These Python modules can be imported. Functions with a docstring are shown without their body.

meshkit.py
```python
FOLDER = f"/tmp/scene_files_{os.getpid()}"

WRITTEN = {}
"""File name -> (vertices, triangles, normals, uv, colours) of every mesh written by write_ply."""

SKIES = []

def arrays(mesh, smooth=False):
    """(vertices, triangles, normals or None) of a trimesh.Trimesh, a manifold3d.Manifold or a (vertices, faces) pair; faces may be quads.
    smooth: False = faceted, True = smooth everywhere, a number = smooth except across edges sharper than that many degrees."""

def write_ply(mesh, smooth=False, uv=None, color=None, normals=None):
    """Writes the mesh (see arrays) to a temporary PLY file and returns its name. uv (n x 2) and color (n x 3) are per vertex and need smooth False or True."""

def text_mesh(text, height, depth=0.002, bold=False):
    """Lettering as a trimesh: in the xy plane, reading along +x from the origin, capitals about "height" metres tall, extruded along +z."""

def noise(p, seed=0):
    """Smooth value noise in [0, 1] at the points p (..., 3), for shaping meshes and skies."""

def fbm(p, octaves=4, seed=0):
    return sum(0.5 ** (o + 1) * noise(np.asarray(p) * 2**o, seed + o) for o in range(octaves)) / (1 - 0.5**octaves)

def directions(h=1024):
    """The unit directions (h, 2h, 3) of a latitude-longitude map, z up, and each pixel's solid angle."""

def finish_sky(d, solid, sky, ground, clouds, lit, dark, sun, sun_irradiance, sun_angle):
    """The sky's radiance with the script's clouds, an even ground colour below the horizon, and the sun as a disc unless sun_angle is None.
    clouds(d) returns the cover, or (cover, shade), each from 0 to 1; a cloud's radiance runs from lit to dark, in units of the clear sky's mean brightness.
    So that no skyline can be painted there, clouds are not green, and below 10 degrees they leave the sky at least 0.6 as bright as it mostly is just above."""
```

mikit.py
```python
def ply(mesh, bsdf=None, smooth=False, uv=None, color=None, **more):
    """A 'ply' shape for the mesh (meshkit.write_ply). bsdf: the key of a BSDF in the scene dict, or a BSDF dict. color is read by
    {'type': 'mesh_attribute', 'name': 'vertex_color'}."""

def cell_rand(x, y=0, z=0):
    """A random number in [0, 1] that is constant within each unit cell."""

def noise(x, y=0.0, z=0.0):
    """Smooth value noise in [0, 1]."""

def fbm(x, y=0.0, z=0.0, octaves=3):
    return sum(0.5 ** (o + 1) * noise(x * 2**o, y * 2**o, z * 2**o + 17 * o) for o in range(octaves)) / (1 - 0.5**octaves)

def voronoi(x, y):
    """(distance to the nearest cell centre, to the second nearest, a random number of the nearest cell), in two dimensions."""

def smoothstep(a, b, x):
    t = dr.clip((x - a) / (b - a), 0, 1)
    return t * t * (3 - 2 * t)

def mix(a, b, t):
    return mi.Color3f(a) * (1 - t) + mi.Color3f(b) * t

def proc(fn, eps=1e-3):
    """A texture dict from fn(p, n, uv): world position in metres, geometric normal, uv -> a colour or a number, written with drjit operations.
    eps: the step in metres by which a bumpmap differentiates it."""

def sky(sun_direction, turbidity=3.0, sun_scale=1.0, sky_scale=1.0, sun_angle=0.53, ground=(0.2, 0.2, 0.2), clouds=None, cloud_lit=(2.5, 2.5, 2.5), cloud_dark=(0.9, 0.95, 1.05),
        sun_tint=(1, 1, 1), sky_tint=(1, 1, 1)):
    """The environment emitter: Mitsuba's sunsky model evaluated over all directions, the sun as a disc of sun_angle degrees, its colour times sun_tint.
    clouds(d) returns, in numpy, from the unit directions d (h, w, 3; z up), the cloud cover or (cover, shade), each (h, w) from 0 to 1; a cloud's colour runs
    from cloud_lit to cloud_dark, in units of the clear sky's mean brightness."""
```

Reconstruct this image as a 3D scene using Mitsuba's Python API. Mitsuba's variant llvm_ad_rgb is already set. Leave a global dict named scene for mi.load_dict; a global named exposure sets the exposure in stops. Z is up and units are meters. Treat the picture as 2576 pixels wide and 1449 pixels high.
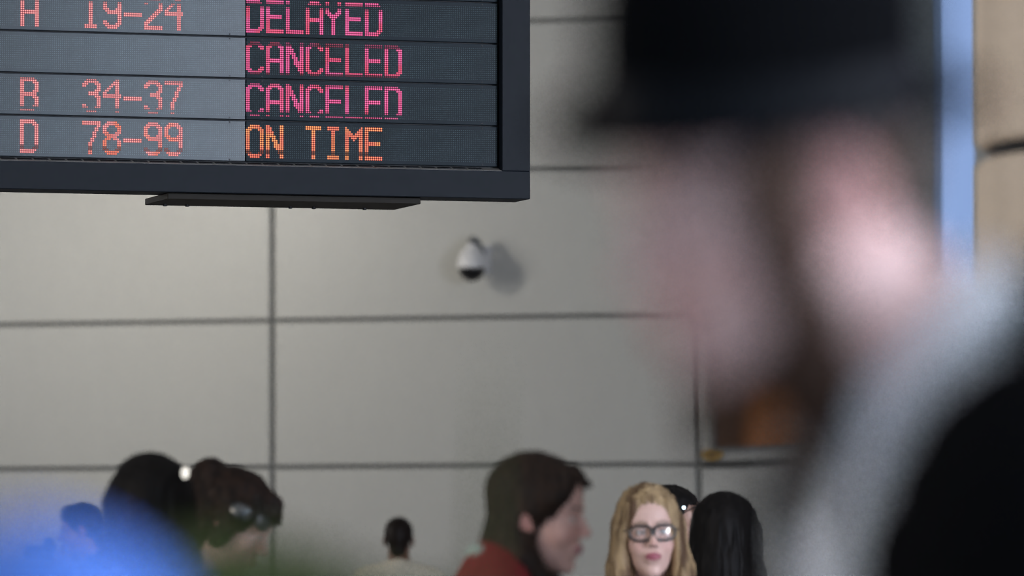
import math, random
import numpy as np, trimesh, mitsuba as mi, drjit as dr
import mikit, meshkit

random.seed(7)
rng = np.random.default_rng(7)
T = mi.ScalarTransform4f
scene, labels = {}, {}

# ------------------------------------------------------------------ camera, lights, exposure
F = 14300.0                                  # focal length in pixels of the 2576-pixel-wide frame (a long telephoto lens)
CX, CY = 1288.0, 724.5
EYE = np.array([0.0, 0.0, 1.46])
PITCH = math.atan((1434 - CY) / F)
FWD = np.array([0, math.cos(PITCH), math.sin(PITCH)])
UP = np.array([0, -math.sin(PITCH), math.cos(PITCH)])
RIGHT = np.array([1.0, 0, 0])
scene['camera'] = {'type': 'thinlens', 'fov': math.degrees(2 * math.atan(CX / F)), 'fov_axis': 'x',
                   'aperture_radius': 0.030, 'focus_distance': 19.1, 'near_clip': 0.2, 'far_clip': 200.0,
                   'to_world': T().look_at(origin=EYE.tolist(), target=(EYE + FWD).tolist(), up=[0, 0, 1])}
exposure = 0.0

L_RIGHT = (5.8, 8.3, 10.4)       # shaded daylight through the tall glazing on the right, behind the camera
L_SIDE = (28.0, 30.5, 36.5)      # open sky through the glazing on the right, level with the camera
L_LEFT = (9.5, 9.3, 8.8)          # daylight through the glazing in the left wall near the panelled wall
L_REAR = (5.0, 7.6, 11.5)          # windows behind the camera
L_SLOT = (0.235, 0.36, 0.66)       # hazy sky through the narrow window in the far wall
L_NEAR = (6.5, 5.9, 5.1)        # window in the left wall, level with the pillar
L_FLOOD = (74.0, 71.0, 63.5)     # floodlight washing the far wall
L_CEIL = (1.7, 1.6, 1.42)          # ceiling light panels


def at(px, py, y):
    """The point at depth y (metres in front of the camera) that the photograph shows at this pixel."""
    d = FWD + RIGHT * (px - CX) / F + UP * (CY - py) / F
    return EYE + d * (y / d[1])


# ------------------------------------------------------------------ helpers
def key_for(name):
    if name not in scene:
        return name
    k = 1
    while f'{name}_{k:03d}' in scene:
        k += 1
    return f'{name}_{k:03d}'


def numbered(name):
    """A thing name that neither an entry nor the parts of an entry use yet."""
    used = lambda n: n in labels or n in scene or any(s.startswith(n + '__') for s in scene)
    if not used(name):
        return name
    k = 1
    while used(f'{name}_{k:03d}'):
        k += 1
    return f'{name}_{k:03d}'


def obj(name, mesh, mat, parent=None, smooth=False, color=None, uv=None, label=None, kind=None, **more):
    key = key_for(parent + '__' + name if parent else name)
    scene[key] = mikit.ply(mesh, mat, smooth=smooth, color=color, uv=uv, **more)
    e = {}
    if label: e['label'] = label
    if kind: e['kind'] = kind
    if e: labels[key] = e
    return key


def thing(name, label, cat, group=None):
    key = numbered(name)
    labels[key] = {'label': label, 'category': cat}
    if group: labels[key]['group'] = group
    return key


def tag(key, label, cat=None, kind=None, group=None):
    labels[key] = {'label': label}
    if cat: labels[key]['category'] = cat
    if kind: labels[key]['kind'] = kind
    if group: labels[key]['group'] = group


def box(size, center=(0, 0, 0), bevel=0.0):
    sx, sy, sz = size
    if bevel <= 0:
        m = trimesh.creation.box(extents=size)
    else:
        b = min(bevel, sx / 2.01, sy / 2.01, sz / 2.01)
        pts = []
        for x in (-1, 1):
            for y in (-1, 1):
                for z in (-1, 1):
                    pts += [(x * sx / 2, y * (sy / 2 - b), z * (sz / 2 - b)), (x * (sx / 2 - b), y * sy / 2, z * (sz / 2 - b)), (x * (sx / 2 - b), y * (sy / 2 - b), z * sz / 2)]
        m = trimesh.convex.convex_hull(np.array(pts))
    m.apply_translation(center)
    return m


def quad(a, b, c, d):
    return trimesh.Trimesh([a, b, c, d], [[0, 1, 2], [0, 2, 3]], process=False)


def join(ms):
    return trimesh.util.concatenate(ms)


def lathe(profile, n=32):
    return trimesh.creation.revolve(np.array(profile, float), sections=n)


def tube(pts, r, sides=8):
    p = np.asarray(pts, float)
    t = np.gradient(p, axis=0)
    t /= np.linalg.norm(t, axis=1, keepdims=True) + 1e-12
    ref = np.array([0, 0, 1.0]) if abs(t[0, 2]) < 0.9 else np.array([1.0, 0, 0])
    a = np.cross(t, ref); a /= np.linalg.norm(a, axis=1, keepdims=True) + 1e-12
    b = np.cross(t, a)
    ang = np.arange(sides) * 2 * np.pi / sides
    rr = np.broadcast_to(r, (len(p),))
    v = p[:, None] + rr[:, None, None] * (np.cos(ang)[None, :, None] * a[:, None] + np.sin(ang)[None, :, None] * b[:, None])
    i, j = np.meshgrid(np.arange(len(p) - 1), np.arange(sides), indexing='ij')
    q = np.stack([i * sides + j, (i + 1) * sides + j, (i + 1) * sides + (j + 1) % sides, i * sides + (j + 1) % sides], -1).reshape(-1, 4)
    f = np.vstack([q[:, [0, 1, 2]], q[:, [0, 2, 3]]])
    v = v.reshape(-1, 3)
    n = len(v)
    v = np.vstack([v, p[0], p[-1]])
    caps = [[n, k, (k + 1) % sides] for k in range(sides)] + [[n + 1, n - sides + (k + 1) % sides, n - sides + k] for k in range(sides)]
    m = trimesh.Trimesh(v, np.vstack([f, caps]), process=False)
    m.fix_normals()
    return m


# ------------------------------------------------------------------ signed-distance modelling
def rot(rx=0, ry=0, rz=0):
    rx, ry, rz = map(math.radians, (rx, ry, rz))
    X = np.array([[1, 0, 0], [0, math.cos(rx), -math.sin(rx)], [0, math.sin(rx), math.cos(rx)]])
    Y = np.array([[math.cos(ry), 0, math.sin(ry)], [0, 1, 0], [-math.sin(ry), 0, math.cos(ry)]])
    Z = np.array([[math.cos(rz), -math.sin(rz), 0], [math.sin(rz), math.cos(rz), 0], [0, 0, 1]])
    return Z @ Y @ X


class Frame:
    """Local frame: world = R * s * local + t."""
    def __init__(self, R=np.eye(3), t=(0, 0, 0), s=1.0):
        self.R, self.t, self.s = np.asarray(R, float), np.asarray(t, float), float(s)

    def out(self, p):
        return np.asarray(p, float) * self.s @ self.R.T + self.t

    def into(self, p):
        return (p - self.t) @ self.R / self.s

    def then(self, o):
        return Frame(o.R @ self.R, o.out(self.t), self.s * o.s)

    def mesh(self, m):
        m = m.copy(); m.vertices = self.out(m.vertices); return m


ID = Frame()


def cap(a, b, ra, rb=None):
    a, b = np.asarray(a, float), np.asarray(b, float)
    rb = ra if rb is None else rb
    ba = b - a; L = max(ba @ ba, 1e-12)
    def f(p):
        h = np.clip((p - a) @ ba / L, 0, 1)
        return np.linalg.norm(p - a - h[..., None] * ba, axis=-1) - (ra + (rb - ra) * h)
    r = max(ra, rb)
    return f, np.minimum(a, b) - r, np.maximum(a, b) + r


def ell(c, r, R=None):
    c, r = np.asarray(c, float), np.asarray(r, float)
    def f(p):
        q = p - c
        if R is not None: q = q @ R
        k0 = np.linalg.norm(q / r, axis=-1)
        k1 = np.linalg.norm(q / r ** 2, axis=-1)
        return np.where(k1 > 1e-9, k0 * (k0 - 1) / np.maximum(k1, 1e-9), -r.min())
    e = np.full(3, r.max()) if R is not None else r
    return f, c - e, c + e


def func(f, lo, hi):
    return f, np.asarray(lo, float), np.asarray(hi, float)


class Field:
    def __init__(self, *axes):
        self.ax = [np.asarray(a, float) for a in axes]
        self.v = np.full([len(a) for a in self.ax], 0.2, np.float64)

    @classmethod
    def even(cls, lo, hi, h):
        return cls(*[np.arange(a, b + h, h) for a, b in zip(lo, hi)])

    def block(self, prim, fr, pad):
        f, lo, hi = prim
        c = np.array([[x, y, z] for x in (lo[0], hi[0]) for y in (lo[1], hi[1]) for z in (lo[2], hi[2])])
        c = fr.out(c)
        lo, hi = c.min(0) - pad, c.max(0) + pad
        sl = tuple(slice(max(np.searchsorted(a, l) - 1, 0), np.searchsorted(a, h) + 1) for a, l, h in zip(self.ax, lo, hi))
        g = [a[s] for a, s in zip(self.ax, sl)]
        if min(map(len, g)) == 0:
            return None, None
        p = np.stack(np.meshgrid(*g, indexing='ij'), -1)
        return sl, f(fr.into(p)) * fr.s

    def add(self, prim, k=0.012, fr=ID, grow=0.0):
        sl, d = self.block(prim, fr, k + grow + 0.03)
        if sl is None: return self
        d = d - grow
        a = self.v[sl]
        h = np.clip(0.5 + 0.5 * (a - d) / k, 0, 1)
        self.v[sl] = a * (1 - h) + d * h - k * h * (1 - h)
        return self

    def cut(self, prim, k=0.008, fr=ID):
        sl, d = self.block(prim, fr, k + 0.02)
        if sl is None: return self
        a, d = self.v[sl], -d
        h = np.clip(0.5 - 0.5 * (a - d) / k, 0, 1)
        self.v[sl] = a * (1 - h) + d * h + k * h * (1 - h)
        return self

    def keep(self, f):
        """Intersects with a function of the points."""
        p = np.stack(np.meshgrid(*self.ax, indexing='ij'), -1)
        self.v = np.maximum(self.v, f(p))
        return self

    def mesh(self):
        v, ax = self.v.copy(), self.ax
        for i in range(3):
            s = [slice(None)] * 3
            for e in (0, -1):
                s[i] = e; v[tuple(s)] = np.maximum(v[tuple(s)], 1e-3)
        ins = v < 0
        n = np.array(v.shape)
        cnt = sum(ins[i:n[0] - 1 + i, j:n[1] - 1 + j, k:n[2] - 1 + k].astype(np.int8) for i in (0, 1) for j in (0, 1) for k in (0, 1))
        act = np.argwhere((cnt > 0) & (cnt < 8))
        ids = -np.ones(n - 1, int); ids[tuple(act.T)] = np.arange(len(act))
        acc, num = np.zeros((len(act), 3)), np.zeros(len(act))
        for axis in range(3):
            o = [x for x in range(3) if x != axis]
            for a in (0, 1):
                for b in (0, 1):
                    i0 = act.copy(); i0[:, o[0]] += a; i0[:, o[1]] += b
                    i1 = i0.copy(); i1[:, axis] += 1
                    f0, f1 = v[tuple(i0.T)], v[tuple(i1.T)]
                    m = (f0 < 0) != (f1 < 0)
                    t = np.where(m, f0 / np.where(m, f0 - f1, 1), 0)
                    q = np.stack([ax[d][i0[:, d]] for d in range(3)], 1)
                    q[:, axis] += t * (ax[axis][i1[:, axis]] - ax[axis][i0[:, axis]])
                    acc += q * m[:, None]; num += m
        V = acc / num[:, None]
        faces = []
        for axis in range(3):
            o = [(axis + 1) % 3, (axis + 2) % 3]
            s0, s1 = [slice(None)] * 3, [slice(None)] * 3
            s0[axis], s1[axis] = slice(0, -1), slice(1, None)
            a, b = ins[tuple(s0)], ins[tuple(s1)]
            e = np.argwhere(a != b)
            e = e[(e[:, o[0]] > 0) & (e[:, o[1]] > 0) & (e[:, o[0]] < n[o[0]] - 1) & (e[:, o[1]] < n[o[1]] - 1)]
            sign = a[tuple(e.T)]
            def cid(da, db):
                q = e.copy(); q[:, o[0]] -= da; q[:, o[1]] -= db
                return ids[tuple(q.T)]
            q = np.stack([cid(1, 1), cid(0, 1), cid(0, 0), cid(1, 0)], 1)
            q[~sign] = q[~sign][:, ::-1]
            faces.append(q)
        q = np.vstack(faces)
        return trimesh.Trimesh(V, np.vstack([q[:, [0, 1, 2]], q[:, [0, 2, 3]]]), process=False)


def strands(m, amp, across=170.0, along=9.0, seed=0, axis=2):
    """Combs a hair mesh: moves its vertices along their normals by noise stretched along the hair."""
    n = m.vertex_normals
    s = np.full(3, across); s[axis] = along
    d = (meshkit.noise(m.vertices * s, seed) - 0.5) + 0.7 * (meshkit.noise(m.vertices * s * 0.45, seed + 9) - 0.5)
    m = m.copy(); m.vertices = m.vertices + n * (d * amp)[:, None]
    return m


# ------------------------------------------------------------------ materials
def P(rgb, rough=0.5, spec=0.5, metal=0.0, **k):
    c = rgb if isinstance(rgb, dict) else {'type': 'rgb', 'value': list(rgb)}
    return {'type': 'principled', 'base_color': c, 'roughness': rough, 'specular': spec, 'metallic': metal, **k}


def panel_colour(base, amp=0.06):
    def fn(p, n, uv):
        a = mikit.fbm(p.x * 0.9, p.y * 0.9, p.z * 0.9, 3) - 0.5
        b = mikit.fbm(p.x * 14, p.y * 14, p.z * 3, 2) - 0.5
        return mi.Color3f(base) * (1 + amp * a + 0.4 * amp * b)
    return fn


scene['m_wall_panel'] = P(mikit.proc(panel_colour((0.47, 0.457, 0.428))), 0.42, 0.35)
scene['m_joint'] = P((0.14, 0.14, 0.135), 0.7, 0.2)
scene['m_cover'] = P((0.15, 0.16, 0.165), 0.45, 0.4, 0.3)
scene['m_plaster'] = P((0.42, 0.41, 0.39), 0.8, 0.2)
scene['m_ceiling'] = P((0.62, 0.61, 0.59), 0.9, 0.1)
def floor_fn(p, n, uv):
    return mi.Color3f(0.30, 0.29, 0.275) * (0.85 + 0.3 * mikit.fbm(p.x * 3, p.y * 3, 0.0, 3))
scene['m_floor'] = P(mikit.proc(floor_fn), 0.35, 0.4)
scene['m_grey_column'] = P(mikit.proc(panel_colour((0.21, 0.245, 0.26), 0.1)), 0.4, 0.4)
def stone_fn(p, n, uv):
    s = mikit.fbm(p.x * 9 + p.y * 9, 0.0, p.z * 0.7, 3) - 0.5
    g = mikit.fbm(p.x * 60, p.y * 60, p.z * 60, 2) - 0.5
    return mi.Color3f(0.50, 0.415, 0.335) * (1 + 0.35 * s + 0.12 * g)
scene['m_stone'] = P(mikit.proc(stone_fn), 0.6, 0.3)
scene['m_frame'] = P((0.0065, 0.0095, 0.0140), 0.55, 0.16)
scene['m_dark_metal'] = P((0.03, 0.03, 0.032), 0.5, 0.4)
scene['m_black'] = P((0.008, 0.008, 0.009), 0.5, 0.3)
scene['m_bracket'] = P((0.022, 0.019, 0.015), 0.6, 0.15)
scene['m_sill'] = P((0.13, 0.125, 0.115), 0.5, 0.4)
scene['m_steel'] = P((0.30, 0.31, 0.32), 0.35, 0.5, 0.8)
scene['m_white_plastic'] = P((0.66, 0.645, 0.65), 0.35, 0.5)
scene['m_dome'] = P((0.006, 0.006, 0.007), 0.08, 0.5)
scene['m_vertex_skin'] = P({'type': 'mesh_attribute', 'name': 'vertex_color'}, 0.48, 0.35)
scene['m_blue_balloon'] = P((0.035, 0.125, 0.46), 0.25, 0.6)
scene['m_dark_plastic'] = P((0.012, 0.012, 0.014), 0.3, 0.5)
scene['m_lens_dark'] = P((0.012, 0.014, 0.018), 0.04, 1.0, clearcoat=1.0, clearcoat_gloss=0.98)
scene['m_glass'] = {'type': 'thindielectric', 'int_ior': 1.75, 'ext_ior': 1.0}
scene['m_camera'] = P((0.012, 0.013, 0.016), 0.45, 0.4)


def hair_mat(name, dark, light, rough=0.38, spec=0.35, f=(150.0, 150.0, 7.0)):
    def fn(p, n, uv):
        a = mikit.fbm(p.x * f[0], p.y * f[1], p.z * f[2], 3)
        return mikit.mix(dark, light, mikit.smoothstep(0.3, 0.7, a))
    scene[name] = P(mikit.proc(fn), rough, spec)


hair_mat('m_hair_blonde', (0.085, 0.048, 0.028), (0.37, 0.26, 0.145), 0.55, 0.12, (60.0, 60.0, 4.0))
hair_mat('m_hair_black', (0.004, 0.0035, 0.0035), (0.009, 0.0075, 0.007), 0.55, 0.1)
hair_mat('m_hair_dark_brown', (0.010, 0.007, 0.006), (0.030, 0.018, 0.013), 0.55, 0.12)
hair_mat('m_hair_auburn', (0.007, 0.004, 0.003), (0.021, 0.011, 0.0075), 0.55, 0.15, (90.0, 90.0, 40.0))
hair_mat('m_hair_short', (0.006, 0.0035, 0.0025), (0.014, 0.007, 0.005), 0.55, 0.2, (200.0, 200.0, 200.0))
hair_mat('m_beard', (0.012, 0.006, 0.004), (0.055, 0.025, 0.012), 0.6, 0.2, (160.0, 160.0, 40.0))


def cloth(name, rgb, rough=0.85, sheen=0.2):
    def fn(p, n, uv):
        a = mikit.fbm(p.x * 12, p.y * 12, p.z * 12, 2) - 0.5
        return mi.Color3f(rgb) * (1 + 0.12 * a)
    scene[name] = P(mikit.proc(fn), rough, 0.15 if sheen else 0.03, sheen=sheen)


cloth('m_cloth_black', (0.0035, 0.0035, 0.004), 1.0, 0.0)
cloth('m_felt', (0.0028, 0.0030, 0.0036), 1.0, 0.0)
scene['m_brim'] = P((0.0060, 0.0078, 0.0105), 0.7, 0.12)
scene['m_hat_band'] = P((0.006, 0.0075, 0.010), 0.6, 0.12)
cloth('m_cloth_white', (0.70, 0.71, 0.74))
cloth('m_cloth_cream', (0.78, 0.70, 0.56))
cloth('m_cloth_red', (0.165, 0.017, 0.021))
cloth('m_cloth_mint', (0.34, 0.42, 0.37))
cloth('m_cloth_grey', (0.10, 0.10, 0.11))
cloth('m_cloth_navy', (0.018, 0.024, 0.045))
cloth('m_cloth_denim', (0.03, 0.045, 0.085))
cloth('m_cloth_plum', (0.06, 0.022, 0.022))
scene['m_shoe'] = P((0.012, 0.011, 0.010), 0.4, 0.4)

# ------------------------------------------------------------------ the hall
HX0, HX1, HY0, HZ = -7.5, 15.0, -18.0, 9.0
PSI = math.radians(16.5)
WO = at(684.5, 807, 35.0)                                    # a crossing of joints in the panelled wall
we = np.array([math.cos(PSI), -math.sin(PSI), 0.0022]); we /= np.linalg.norm(we)
wn = np.array([-math.sin(PSI), -math.cos(PSI), 0.0])         # towards the hall
wu = np.cross(wn, we); wu = wu if wu[2] > 0 else -wu


def W(s, t, d=0.0):
    return WO + we * s + wu * t + wn * d


def hit_wall(px, py):
    d = FWD + RIGHT * (px - CX) / F + UP * (CY - py) / F
    k = ((WO - EYE) @ wn) / (d @ wn)
    p = EYE + d * k - WO
    return p @ we, p @ wu


def wall_box(s0, s1, t0, t1, d0, d1, bevel=0.0):
    m = box((s1 - s0, t1 - t0, abs(d1 - d0)), ((s0 + s1) / 2, (t0 + t1) / 2, (d0 + d1) / 2), bevel)
    m.vertices = WO + m.vertices @ np.array([we, wu, wn])
    m.fix_normals()
    return m


S2 = hit_wall(1757, 1200)[0]                                  # the next upright joint to the right
PH = abs(hit_wall(690, 1175.5)[1])                            # panel height
S_END = hit_wall(2236, 600)[0]
S_SL0, S_SL1 = hit_wall(2364, 600)[0], hit_wall(2444, 600)[0]
S_L, S_R = -10.0, 14.0
T_FLOOR, T_TOP = -WO[2] - 0.05, HZ - WO[2] + 0.05
GAP_H, GAP_V = 0.026, 0.034

k = obj('wall_back', wall_box(S_L, S_SL0 - 0.04, T_FLOOR, T_TOP, -0.40, -0.035), 'm_joint')
tag(k, 'far wall clad in large pale grey-beige panels with dark joints', kind='structure')
rows = [T_FLOOR] + [t for t in np.arange(-8, 12) * PH if T_FLOOR + 0.2 < t < T_TOP - 0.1] + [T_TOP]
cols = [-2 * S2, -S2, 0.0, S2, S_END]
for a, b in zip(cols[:-1], cols[1:]):
    for c, d in zip(rows[:-1], rows[1:]):
        if b > S2 + 0.1 and c > -PH * 1.5 and c < -PH * 0.5 + PH * 3 and False:
            continue
        obj('panel', wall_box(a + GAP_V / 2, b - GAP_V / 2, c + GAP_H / 2, d - GAP_H / 2, -0.04, 0.0, 0.004), 'm_wall_panel', 'wall_back')
# grey-blue pier between the panels and the narrow window, then the window, then the wall beyond
k = obj('trim_1', wall_box(S_END + 0.01, S_SL0 - 0.03, T_FLOOR, T_TOP, -0.3, 0.06, 0.01), 'm_grey_column')
tag(k, 'smooth blue-grey upright pier left of the narrow bright window', kind='structure')
k = obj('window_1', wall_box(S_SL0 - 0.03, S_SL1 + 0.03, T_FLOOR, T_TOP, -0.22, -0.20), P((0.1, 0.1, 0.1), 0.4), emitter={'type': 'area', 'radiance': {'type': 'rgb', 'value': list(L_SLOT)}})
tag(k, 'tall narrow pale blue window strip at the right of the far wall', kind='structure')
k = obj('wall_side', wall_box(S_SL1 + 0.03, S_R, T_FLOOR, T_TOP, -0.4, 0.05, 0.01), 'm_plaster')
tag(k, 'plain wall beyond the narrow bright window', kind='structure')

obj('floor', box((HX1 - HX0 + 8, 66, 0.2), ((HX0 + HX1) / 2, 15, -0.1)), 'm_floor')
tag('floor', 'grey polished hall floor', kind='structure')
obj('ceiling', box((HX1 - HX0 + 8, 66, 0.2), ((HX0 + HX1) / 2, 15, HZ + 0.1)), 'm_ceiling')
tag('ceiling', 'pale hall ceiling', kind='structure')


def wall_with_windows(name, label, axis, pos, lo, hi, holes, radiance, first):
    """A straight wall (axis 0: at x = pos, running along y; axis 1: at y = pos, running along x) with glazed openings."""
    parts = []
    def slab(a, b, z0, z1, th=0.3, off=0.0):
        c = ((a + b) / 2, pos + off) if axis == 1 else (pos + off, (a + b) / 2)
        s = (b - a, th) if axis == 1 else (th, b - a)
        return box((s[0], s[1], z1 - z0), (c[0], c[1], (z0 + z1) / 2))
    edge = lo
    for a, b, z0, z1 in sorted(holes):
        parts += [slab(edge, a, 0, HZ), slab(a, b, 0, z0), slab(a, b, z1, HZ)]
        edge = b
    parts.append(slab(edge, hi, 0, HZ))
    k = obj(name, join([p for p in parts if min(p.extents) > 1e-3]), 'm_plaster')
    tag(k, label, kind='structure')
    n = first
    for wi, (a, b, z0, z1) in enumerate(sorted(holes)):
        glow = radiance[wi] if isinstance(radiance, list) else radiance
        inward = (-1 if pos > 5 else 1) if axis == 0 else 1
        if axis == 0:
            x = pos + 0.05 * inward
            q = [(x, a, z0), (x, b, z0), (x, b, z1), (x, a, z1)]
        else:
            y = pos + 0.05
            q = [(a, y, z0), (b, y, z0), (b, y, z1), (a, y, z1)]
        m = quad(*q)
        nrm = m.face_normals[0]
        want = np.array([inward, 0, 0]) if axis == 0 else np.array([0, 1, 0])
        if nrm @ want < 0: m.invert()
        w = f'window_{n}'
        scene[w + '__glazing'] = mikit.ply(m, P((0.05, 0.05, 0.05), 0.3), emitter={'type': 'area', 'radiance': {'type': 'rgb', 'value': list(glow)}})
        labels[w] = {'label': f'tall daylit window in the {name.replace("_", " ")}', 'kind': 'structure'}
        bars = []
        nb = max(2, int((b - a) / 2.2))
        for i in range(nb + 1):
            c = a + (b - a) * i / nb
            bars.append(slab(c - 0.05, c + 0.05, z0, z1, 0.12, 0.12 * inward if axis == 0 else 0.12))
        for z in (z0 + 0.05, (z0 + z1) / 2, z1 - 0.05):
            bars.append(slab(a, b, z - 0.05, z + 0.05, 0.10, 0.12 * inward if axis == 0 else 0.12))
        obj('frame', join(bars), 'm_cover', w)
        n += 1
    return n


n = wall_with_windows('wall_right', 'hall wall on the right with tall daylit windows', 0, HX1, HY0, 32.5, [(-15.5, -9.0, 0.8, 7.5), (-2.6, 4.2, 0.8, 7.5)], [L_RIGHT, L_SIDE], 2)
n = wall_with_windows('wall_left', 'hall wall on the left with a tall daylit window', 0, HX0, HY0, 39.5, [(7.0, 10.5, 1.2, 5.5), (29.6, 31.9, 2.6, 5.0)], [L_NEAR, L_LEFT], n)
n = wall_with_windows('wall_rear', 'hall wall behind the camera with windows', 1, HY0, HX0, HX1, [(-5.5, -3.4, 2.6, 5.4), (3.6, 5.7, 2.6, 5.4)], L_REAR, n)

for i, (x, y) in enumerate([(-4, 2), (4, 2), (-4, 11), (4, 11), (-4, 24), (4, 24)]):
    t = thing('ceiling_light', 'square ceiling light panel high above the hall', 'ceiling light', 'ceiling light panels of the hall')
    obj('frame', join([box((1.7, 0.08, 0.08), (x, y + s * 0.81, HZ - 0.04)) for s in (-1, 1)] + [box((0.08, 1.54, 0.08), (x + s * 0.81, y, HZ - 0.04)) for s in (-1, 1)]), 'm_cover', t)
    q = quad((x - .77, y - .77, HZ - .03), (x - .77, y + .77, HZ - .03), (x + .77, y + .77, HZ - .03), (x + .77, y - .77, HZ - .03))
    if q.face_normals[0][2] > 0: q.invert()
    obj('diffuser', q, P((0.5, 0.5, 0.5)), t, emitter={'type': 'area', 'radiance': {'type': 'rgb', 'value': list(L_CEIL)}})

# floodlight hung from the ceiling behind the departure board, washing the far wall
t = thing('floodlight', 'floodlight on a pole hung behind the departure board, washing the panelled wall', 'floodlight')
fs_, ft_ = hit_wall(400, 330)
fp = W(fs_, ft_, 2.5)
aim = W(hit_wall(420, 520)[0], hit_wall(420, 520)[1], 0) - fp; aim /= np.linalg.norm(aim)
fx = np.cross(aim, [0, 0, 1.0]); fx /= np.linalg.norm(fx); fz = np.cross(fx, aim)
def flood_box(size, c, bevel=0.0):
    m = box(size, c, bevel); m.vertices = fp + m.vertices @ np.array([fx, aim, fz]); m.fix_normals(); return m
obj('housing', flood_box((.56, .16, .34), (0, -.1, 0), .02), 'm_dark_metal', t)
q = quad(*[fp + fx * a + fz * b for a, b in ((-.25, -.14), (.25, -.14), (.25, .14), (-.25, .14))])
if q.face_normals[0] @ aim < 0: q.invert()
obj('lamp_glass', q, P((.3, .3, .3)), t, emitter={'type': 'area', 'radiance': {'type': 'rgb', 'value': list(L_FLOOD)}})
c = fp - aim * .1
m = trimesh.creation.cylinder(radius=.025, height=HZ - c[2] - .15, sections=16); m.apply_translation((c[0], c[1], (HZ + c[2] + .15) / 2))
obj('pole', m, 'm_dark_metal', t, smooth=40)

# stone pillar standing in the hall at the right edge of the view
PY, PR = 11.6, 0.62
tp = math.atan((2457 - CX) / F)
PXC = PY * math.tan(tp) + PR / math.cos(tp)
t = thing('pillar', 'round tan stone pillar at the right edge of the view', 'pillar')
labels[t]['kind'] = 'structure'; del labels[t]['category']
zj = at(2520, 347, PY - PR * .7)[2]
ph = 0.78
zs = [0.0] + [z for z in zj + ph * np.arange(-6, 12) if 0.1 < z < HZ - 0.1] + [HZ]
def drum(r, z0, z1, bev):
    m = lathe([(0, z0), (r - bev, z0), (r, z0 + bev), (r, z1 - bev), (r - bev, z1), (0, z1)], 72); m.apply_translation((PXC, PY, 0)); m.fix_normals(); return m
obj('core', drum(PR - 0.03, 0, HZ, 0.001), 'm_black', t, smooth=30)
for a, b in zip(zs[:-1], zs[1:]):
    obj('stone_drum', drum(PR, a + 0.014, b - 0.014, 0.012), 'm_stone', t, smooth=30)

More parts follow.
